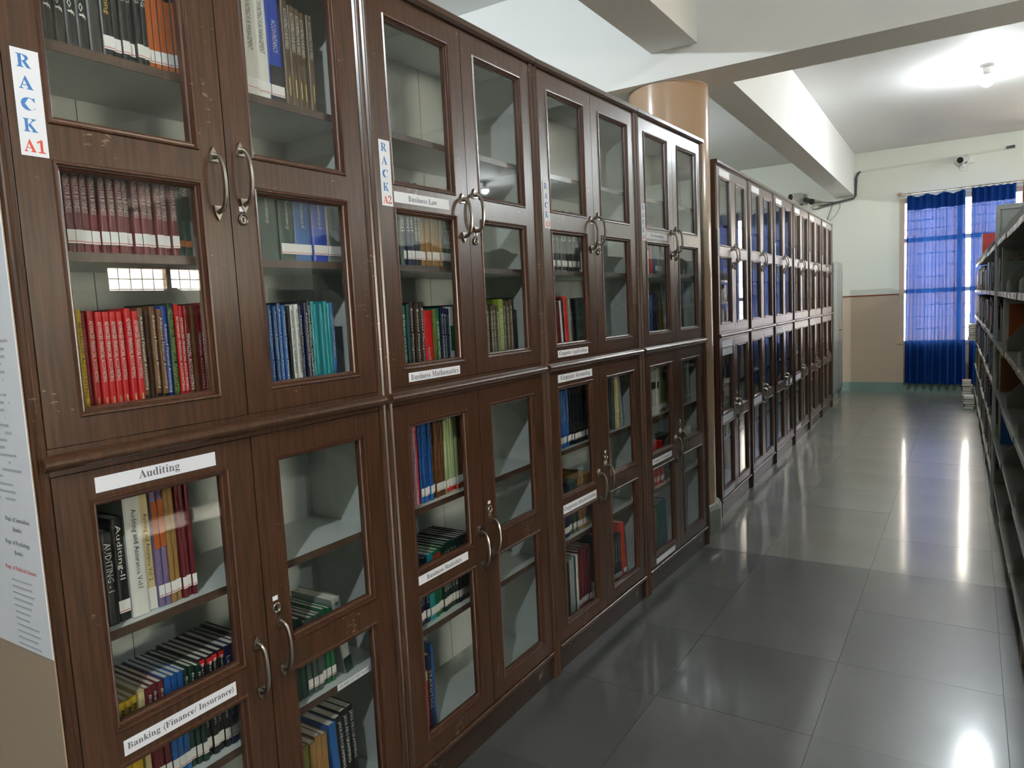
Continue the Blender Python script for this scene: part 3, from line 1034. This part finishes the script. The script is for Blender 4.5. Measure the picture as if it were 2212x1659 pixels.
# rack A4
row('A4', 'left', 4, 0.21, [B('white', 2, .022, .25, band=('blue', .5, .8)), B('red', 1, .030, .258, band=('royal blue', .8, .98)), B('dark red', 1, .026, .256, band=('royal blue', .8, .98)), B('blue', 2, .018, .25, call=True), B('pale grey', 3, .016, .246, call=True)])
row('A4', 'left', 3, 0.2, [B('pale grey', 2, .018, .245), B('blue', 2, .016, .248, lean=-.02), B('navy', 3, .017, .255, lean=-.03), B('olive', 3, .019, .258, lean=-.10)])
row('A4', 'left', 2, 0.235, [B('white', 5, .020, .25, call=True, band=('charcoal', .55, .7)), B('pale green', 1, .018, .252, call=True), B('olive', 5, .016, .258, call=True)])
row('A4', 'left', 1, 0.16, [B('navy', 2, .02, .225), B('red', 5, .021, .232, call=True)])
row('A4', 'left', 0, 0.19, [B('brown', 2, .016, .235, lean=-.06), B('pale grey', 1, .012, .24, lean=-.06), B('green', 2, .028, .262, lean=-.06), B('blue', 1, .026, .268, lean=-.06), B('dark teal', 2, .02, .265, lean=-.06)])
row('A4', 'right', 2, 0.13, [B('grey', 4, .022, .25), B('pale grey', 3, .016, .24, lean=-.04)])
row('A4', 'right', 1, 0.06, [B('grey green', 3, .02, .21)])
# far row, seen only in slivers through the glass
row('B1', 'left', 3, 0, [B('navy', 5, .026, .25), B('white', 1, .010, .26, lean=-.03), B('royal blue', 3, .022, .262, lean=-.02)])
row('B1', 'left', 4, 0, [B('olive', 2, .025, .235), B('cream', 1, .012, .25), B('maroon', 2, .028, .24), B('royal blue', 2, .024, .25)])
row('B1', 'left', 2, 0, [B('charcoal', 5, .03, .24), B('pale grey', 3, .02, .23)])
row('B1', 'left', 1, 0, [B('charcoal', 6, .03, .22), B('grey', 2, .025, .21)])
row('B2', 'left', 3, 0, [B('blue', 4, .028, .25), B('navy', 4, .025, .24)])
row('B3', 'left', 3, 0, [B('pale blue', 2, .024, .24), B('navy', 4, .028, .25)])
row('B3', 'left', 2, 0, [B('royal blue', 2, .03, .24), B('red', 1, .03, .22), B('charcoal', 4, .028, .24)])


# ------------------------------------------------------------------ steel racks on the right
RX, RY, RTH = 1.547, 5.865, -.0145     # foot of the tall front post; the rack line turns slightly with the aisle
RMAT = Matrix.Translation((RX, RY, 0)) @ Matrix.Rotation(-RTH, 4, 'Z')
RSH = [.153, .477, .805, 1.127, 1.459, 1.785]
RD = .27


def bracket(mb, y, z, h=.2, big=False):
    mb.prism([(.006, z), (.006, z + .055), (.03, z + .085), (.10, z + h * .82), (.16, z + h), (RD - .02, z + h), (RD - .02, z)], 'y', y - .0012, y + .0012)


def make_rack(bays, bw, label, y_start):
    """rack running towards -y from y_start (near rack) in local coordinates: x into the rack, y along the aisle"""
    r_ = empty('steel_rack')
    tag(r_, label, 'rack', 'grey steel book racks')
    for k in range(bays + 1):
        y = y_start + bw * k
        box('back_post', RACK_GREY, RD - .02, y - .018, 0, RD + .02, y + .018, 1.98, r_)
    box('back_sheet', RACK_GREY, RD + .021, y_start, .1, RD + .024, y_start + bw * bays, 1.97, r_)
    for k in range(bays):
        ya = y_start + bw * k + .003
        yb = ya + bw - .006
        jog = [.0, .006, -.004, .008, -.002, .004][k % 6]
        for i, z in enumerate(RSH):
            jx = jog * (1 if i % 2 else -1) * .6
            s = MB().box(jx, ya, z - .004, RD - .021, yb, z).build('shelf', RACK_GREY, r_)
            # the folded front lip of the shelf with a bright worn edge
            MB().box(jx - .0015, ya, z - .028, jx - .0002, yb, z + .002).build('front_lip', mat('worn_lip_metal', (.42, .42, .38), .3, .6), s)
            m_ = MB()
            bracket(m_, ya + .004, z + .0005)
            m_.build('bracket', RACK_GREY, r_)
            m_ = MB()
            bracket(m_, yb - .004, z + .0005)
            m_.build('bracket', RACK_GREY, r_)
            if i in (3, 4, 5):
                for q in range(3):
                    yy = ya + bw * (.12 + .30 * q)
                    box('label_holder', STEEL, jx - .0045, yy, z - .025, jx - .0018, yy + .10, z - .002, s)
        box('foot_block', mat('unpainted_block', (.30, .24, .17), .8), .0, ya + .30, 0, .20, ya + .36, .122, r_)
    return r_


near = make_rack(3, .93, 'empty grey steel rack at the right edge, nearest the viewer', -.93 * 3 - .036)
near.matrix_world = RMAT
far = make_rack(6, .94, 'long grey steel rack full of books, beyond the tall front post', .036)
far.matrix_world = RMAT
# end frame with the tall front post
ef = empty('rack_end_frame')
tag(ef, 'tall grey end frame with front post between the two steel racks', 'rack frame')
ef.matrix_world = RMAT
box('front_post', STEEL_GREY, -.012, -.016, 0, .012, .016, 2.0, ef)
box('rear_post', STEEL_GREY, RD + .022, -.016, 0, RD + .045, .016, 2.0, ef)
MB().prism([(-.012, 2.0), (-.006, 2.025), (.01, 2.032), (RD + .045, 2.032), (RD + .045, 2.0)], 'y', -.016, .016).build('top_rail', STEEL_GREY, ef)
box('panel', STEEL_GREY, .012, -.002, 1.80, RD + .022, .002, 2.0, ef)
other = copy_tree(near)
other.location = (3.5, 5.2, 0)
other['label'] = 'empty grey steel rack standing in the middle of the room'
other2 = copy_tree(near)
other2.location = (3.5, 8.4, 0)
for q_ in (other, other2):
    q_.scale = (1, 1, .90)
other2['label'] = 'empty grey steel rack in the room beyond the bookracks'

# books on the far rack: spines towards the aisle
rk = random.Random(23)
RCOL = ['grey', 'pale grey', 'umber', 'dark brown', 'charcoal', 'grey green', 'brown', 'tan', 'navy', 'maroon', 'cream', 'dark green', 'olive', 'pale blue', 'grey', 'charcoal', 'umber']
RNAME = ['lowest shelf', 'second lowest shelf', 'third lowest shelf', 'fourth lowest shelf', 'fifth lowest shelf', 'top shelf']
FLIP = Matrix.Rotation(PI, 4, 'Z')
for i, z in enumerate(RSH):
    if i == 5:
        continue
    y = .06
    k = 0
    while y < 5.55:
        fr = (y % .94)
        if fr > .86 or fr < .03 or (i == 2 and 4.86 < y < 5.25):
            y += .03
            continue
        t = rk.choice([.05, .06, .075, .09, .11])
        c = rk.choice(RCOL)
        k += 1
        h = round(rk.uniform(.19, .275) / .01) * .01
        yy = y + t
        lab = None
        add_book(RMAT @ Matrix.Translation((.012 + rk.uniform(-.004, .02), yy, z + .0006)) @ FLIP, c, t, h, .19, lab, 'bound volumes on the far steel rack', None, None, rk.random() < .35)
        y = yy + .001 + (rk.uniform(.01, .05) if rk.random() < .12 else 0)
sm = bpy.data.meshes.new('small_books')
sv, sf, si, slots = [], [], [], []
for (Mx, me, m_) in STUFF:
    if m_ not in slots:
        slots.append(m_)
    k0 = len(sv)
    sv += [tuple(Mx @ v.co) for v in me.vertices]
    for p in me.polygons:
        sf.append(tuple(k0 + q for q in p.vertices))
        si.append(slots.index(m_))
sm.from_pydata(sv, [], sf)
for m_ in slots:
    sm.materials.append(m_)
sm.polygons.foreach_set('material_index', si)
so = link('small_books', sm)
tag(so, 'small far books in rack A4, far bookcases and far steel rack', 'books', kind='stuff')
# top shelf: the red file and grey box files
add_book(RMAT @ Matrix.Translation((.02, 3.9, RSH[5] + .0006)) @ FLIP, 'dark red', .07, .30, .24, 'red file standing on top shelf of the far steel rack', 'files on the far rack')
add_book(RMAT @ Matrix.Translation((.014, 3.99, RSH[5] + .0006)) @ FLIP, 'pale grey', .05, .305, .22, 'pale spiral file behind the red file on the far rack', 'files on the far rack')
add_book(RMAT @ Matrix.Translation((.03, 4.25, RSH[5] + .0006)) @ FLIP, 'maroon', .06, .25, .22, 'maroon file at the far end of the steel rack top shelf', 'files on the far rack')
# near rack: the few books left beside the post
for i, (c, t, h, dy) in enumerate([('olive', .022, .225, -.045), ('umber', .02, .23, -.072), ('olive', .018, .22, -.096)]):
    add_book(RMAT @ Matrix.Translation((.022, dy, RSH[4] + .0006)) @ FLIP, c, t, h, .18, '%s book, %s from the tall post on near rack fifth shelf' % (c, ordinal(i + 1)), 'books on the near rack')
sb = add_book(RMAT @ Matrix.Translation((.020, -.122, RSH[4] + .0006)) @ FLIP, 'pale grey', .05, .285, .235, 'large grey book reading SOLVE YOUR PROBLEMS on the near steel rack', 'books on the near rack')
# its front cover faces the viewer: local +y side after the flip
for s_, zz in (('SOLVE YOUR', .222), ('PROBLEMS', .200)):
    put_text('cover_title', s_, mat('title_maroon', NAMED['maroon'], .5), sb, (-.115, .0507, zz), (PI / 2, 0, PI), .17, .017)
ob_ = add_book(RMAT @ Matrix.Translation((.030, -.20, RSH[3] + .0006)) @ FLIP, 'white', .045, .285, .235, 'white book with orange front panel on near rack fourth shelf', 'books on the near rack')
box('front_panel', cover('orange'), -.225, .0455, .012, -.03, .0464, .25, ob_)
for i, (c, t, h, dy) in enumerate([('charcoal', .03, .25, -.045), ('pale grey', .028, .23, -.078), ('maroon', .03, .24, -.110), ('pale grey', .035, .22, -.150)]):
    add_book(RMAT @ Matrix.Translation((.022, dy, RSH[3] + .0006)) @ FLIP, c, t, h, .18, '%s book, %s from the tall post on near rack fourth shelf' % (c, ordinal(i + 1)), 'books on the near rack')
for i, (c, t, h, dy) in enumerate([('cream', .03, .24, -.045), ('grey', .028, .23, -.078), ('cream', .02, .25, -.109), ('brown', .05, .22, -.160)]):
    add_book(RMAT @ Matrix.Translation((.022, dy, RSH[2] + .0006)) @ FLIP, c, t, h, .18, '%s book, %s from the tall post on near rack third shelf' % (c, ordinal(i + 1)), 'books on the near rack')
for i, (c, t, h, dy) in enumerate([('cream', .03, .25, -.045), ('pale grey', .028, .24, -.078), ('navy', .035, .262, -.117), ('pale grey', .03, .24, -.152), ('yellow', .05, .255, -.208), ('blue', .06, .245, -.272)]):
    add_book(RMAT @ Matrix.Translation((.022, dy, RSH[1] + .0006)) @ FLIP, c, t, h, .18, '%s book, %s from the tall post on near rack second shelf' % (c, ordinal(i + 1)), 'books on the near rack')
# papers piled flat at the far end of the rack, jutting into the aisle
for pile, (px, py, z0, n_, h_) in enumerate([(-.075, 5.20, RSH[2], 8, .026), (-.135, 5.05, 0, 9, .032), (-.118, 4.55, 0, 5, .03)]):
    z = z0 + .0028
    nm_ = ['bundle on far end of the steel rack', 'bundle on floor at far rack end', 'bundle on floor beside far rack'][pile]
    for k in range(n_):
        c = rk.choice(['pale grey', 'white', 'grey', 'cream', 'tan', 'grey green', 'charcoal'])
        w, d_ = (rk.uniform(.15, .17) if pile == 0 else rk.uniform(.095, .112)), rk.uniform(.20, .25)
        cm, pm = book_meshes(c, h_, d_, w)
        o = link('magazine', cm)
        # laid flat: thickness upwards
        o.matrix_world = RMAT @ Matrix.Translation((px + rk.uniform(-.008, .004), py + rk.uniform(-.012, .012), z)) @ Matrix.Rotation(PI + rk.uniform(-.03, .03), 4, 'Z') @ Matrix.Rotation(PI / 2, 4, 'X') @ Matrix.Translation((0, 0, 0))
        tag(o, '%s volume, %s from bottom in %s' % (c, ordinal(k + 1), nm_), 'magazine', 'volumes piled flat at the far rack')
        link('pages', pm, o)
        z += h_ + .0006

# ------------------------------------------------------------------ grey steel cupboard beyond the far row
cb_ = empty('steel_cupboard', (-.128, 10.335, 0), .019)
tag(cb_, 'grey steel cupboard beyond the far bookcases, against the far wall', 'cupboard')
CW, CD, CH = .93, .46, 1.93
MB().prism([(-CD, .14), (-CD, CH), (-.012, CH), (0, CH - .014), (0, .14)], 'y', 0, CW).build('body', STEEL_GREY, cb_)
for (a, b_) in ((.02, CW / 2 - .002), (CW / 2 + .002, CW - .02)):
    d = box('door', STEEL_GREY, .0005, a, .165, .013, b_, CH - .03, cb_)
    for (za, zb) in ((.22, .86), (1.02, CH - .10)):
        m_ = MB()
        rect_ring(m_, a + .07, b_ - .07, za, zb, [(0, .0132), (.004, .0165), (.016, .0165), (.020, .0132)])
        m_.build('pressed_panel', STEEL_GREY, d)
for (a, c) in ((.0, -.05), (CW - .05, -.05), (.0, -CD), (CW - .05, -CD)):
    MB().prism([(c, .139), (c + .05, .139), (c + .042, 0), (c + .008, 0)], 'y', a, a + .05).build('leg', STEEL_GREY, cb_)
hd = MB().lathe([(.014, .013), (.014, .020), (.008, .022), (.008, .05)], 14, (0, CW / 2 + .04, 1.0), 'x')
hd.tube([(.048, CW / 2 + .03, 1.0), (.050, CW / 2 + .12, .995)], [.008, .006], 8)
hd.build('handle', STEEL, cb_, True)
box('keyhole', BLACK, .0131, CW / 2 + .036, .925, .0145, CW / 2 + .044, .945, cb_)


# ------------------------------------------------------------------ security cameras and wiring on the far wall
def bullet_camera(loc, direction, label, scale=1.0, shade=True):
    r_ = empty('security_camera', loc)
    tag(r_, label, 'camera', 'wall mounted security cameras')
    d = Vector(direction).normalized()
    q = d.to_track_quat('Z', 'Y')
    body = MB().lathe([(.030, -.075), (.034, -.07), (.036, .055), (.038, .06), (.038, .085), (.033, .086)], 20)
    b_ = body.build('housing', WHITE_PL, r_, True)
    l_ = MB().lathe([(.032, .080), (.032, .087), (.016, .088)], 20).build('lens', BLACK, b_, True)
    b_.rotation_mode = 'QUATERNION'
    b_.rotation_quaternion = q
    MB().tube([(0, 0, -.03), (.0, .03, -.075), (.0, .098, -.075)], .011, 8).build('arm', WHITE_PL, r_, True)
    MB().lathe([(.032, .094), (.032, .104)], 18, (0, 0, -.075), 'y').build('wall_base', WHITE_PL, r_, True)
    r_.scale = (scale,) * 3
    return r_


bullet_camera((-.865, YF - .155, 3.01), (-.62, -1, -.12), 'white security camera above the far bookcases, dark lens facing left', 1.45)
c2 = bullet_camera((-.70, YF - .125, 2.93), (.75, -.8, -.35), 'black security camera just right of the white one', 1.15)
c3 = bullet_camera((1.30, YF - .145, 3.25), (-.35, -1, -.25), 'small white security camera above the blue curtains', 1.3)
for ch in c2.children:
    if ch.name.startswith('housing'):
        me = ch.data.copy()
        me.materials.clear()
        me.materials.append(BLACK)
        ch.data = me
jb = MB().box(1.345, YF - .045, 3.205, 1.425, YF - .001, 3.285).build('junction_box', WHITE_PL)
tag(jb, 'white square junction box beside the small camera', 'box')
CASING = mat('cream_casing', (.66, .67, .56), .5)
ca = MB().prism([(-.02, 3.262), (1.90, 3.325), (1.90, 3.352), (-.02, 3.289)], 'y', YF - .014, YF - .001).build('cable_casing', CASING)
tag(ca, 'long cream cable casing under the far ceiling', 'casing')
cbx = MB().prism([(1.79, 3.327), (1.885, 3.330), (1.885, 3.368), (1.79, 3.360)], 'y', YF - .03, YF - .0145).build('black_splice_box', BLACK)
tag(cbx, 'short dark splice box at the right end of the casing', 'box')
WIRE = mat('grey_cable', (.10, .10, .095), .5)


def cable(pts, r, label, name='cable'):
    o = MB().tube(pts, r, 6).build(name, WIRE, None, True)
    tag(o, label, 'cable', 'cables on the far wall')
    return o


yw = YF - .012
cable([(.01, yw, 3.28), (-.03, yw - .01, 3.26), (-.055, yw - .012, 3.19), (-.060, yw - .012, 2.94), (-.075, yw - .012, 2.905), (-.30, yw - .012, 2.875), (-.55, yw - .012, 2.845)], .012, 'thick grey cable dropping beside the beam and turning left')
cable([(.0, yw - .02, 3.27), (-.035, yw - .03, 3.20), (-.045, yw - .03, 2.93), (-.08, yw - .03, 2.89), (-.38, yw - .03, 2.845), (-.62, yw - .02, 2.80), (-.66, yw - .02, 2.81)], .007, 'thin grey cable looping along the beam foot')
cable([(-.30, yw - .02, 2.87), (-.55, yw - .02, 2.90), (-.80, yw - .02, 2.90), (-.92, yw - .02, 2.87)], .006, 'thin cable running left to the security cameras')
cable([(-.37, yw - .02, 2.86), (-.40, yw - .02, 2.76), (-.44, yw - .02, 2.66), (-.46, yw - .02, 2.55)], .006, 'left cable hanging down behind the last bookcase')
cable([(-.27, yw - .02, 2.86), (-.27, yw - .02, 2.79), (-.33, yw - .02, 2.68), (-.42, yw - .02, 2.60), (-.45, yw - .02, 2.50)], .004, 'looping cable hanging down behind the last bookcase')
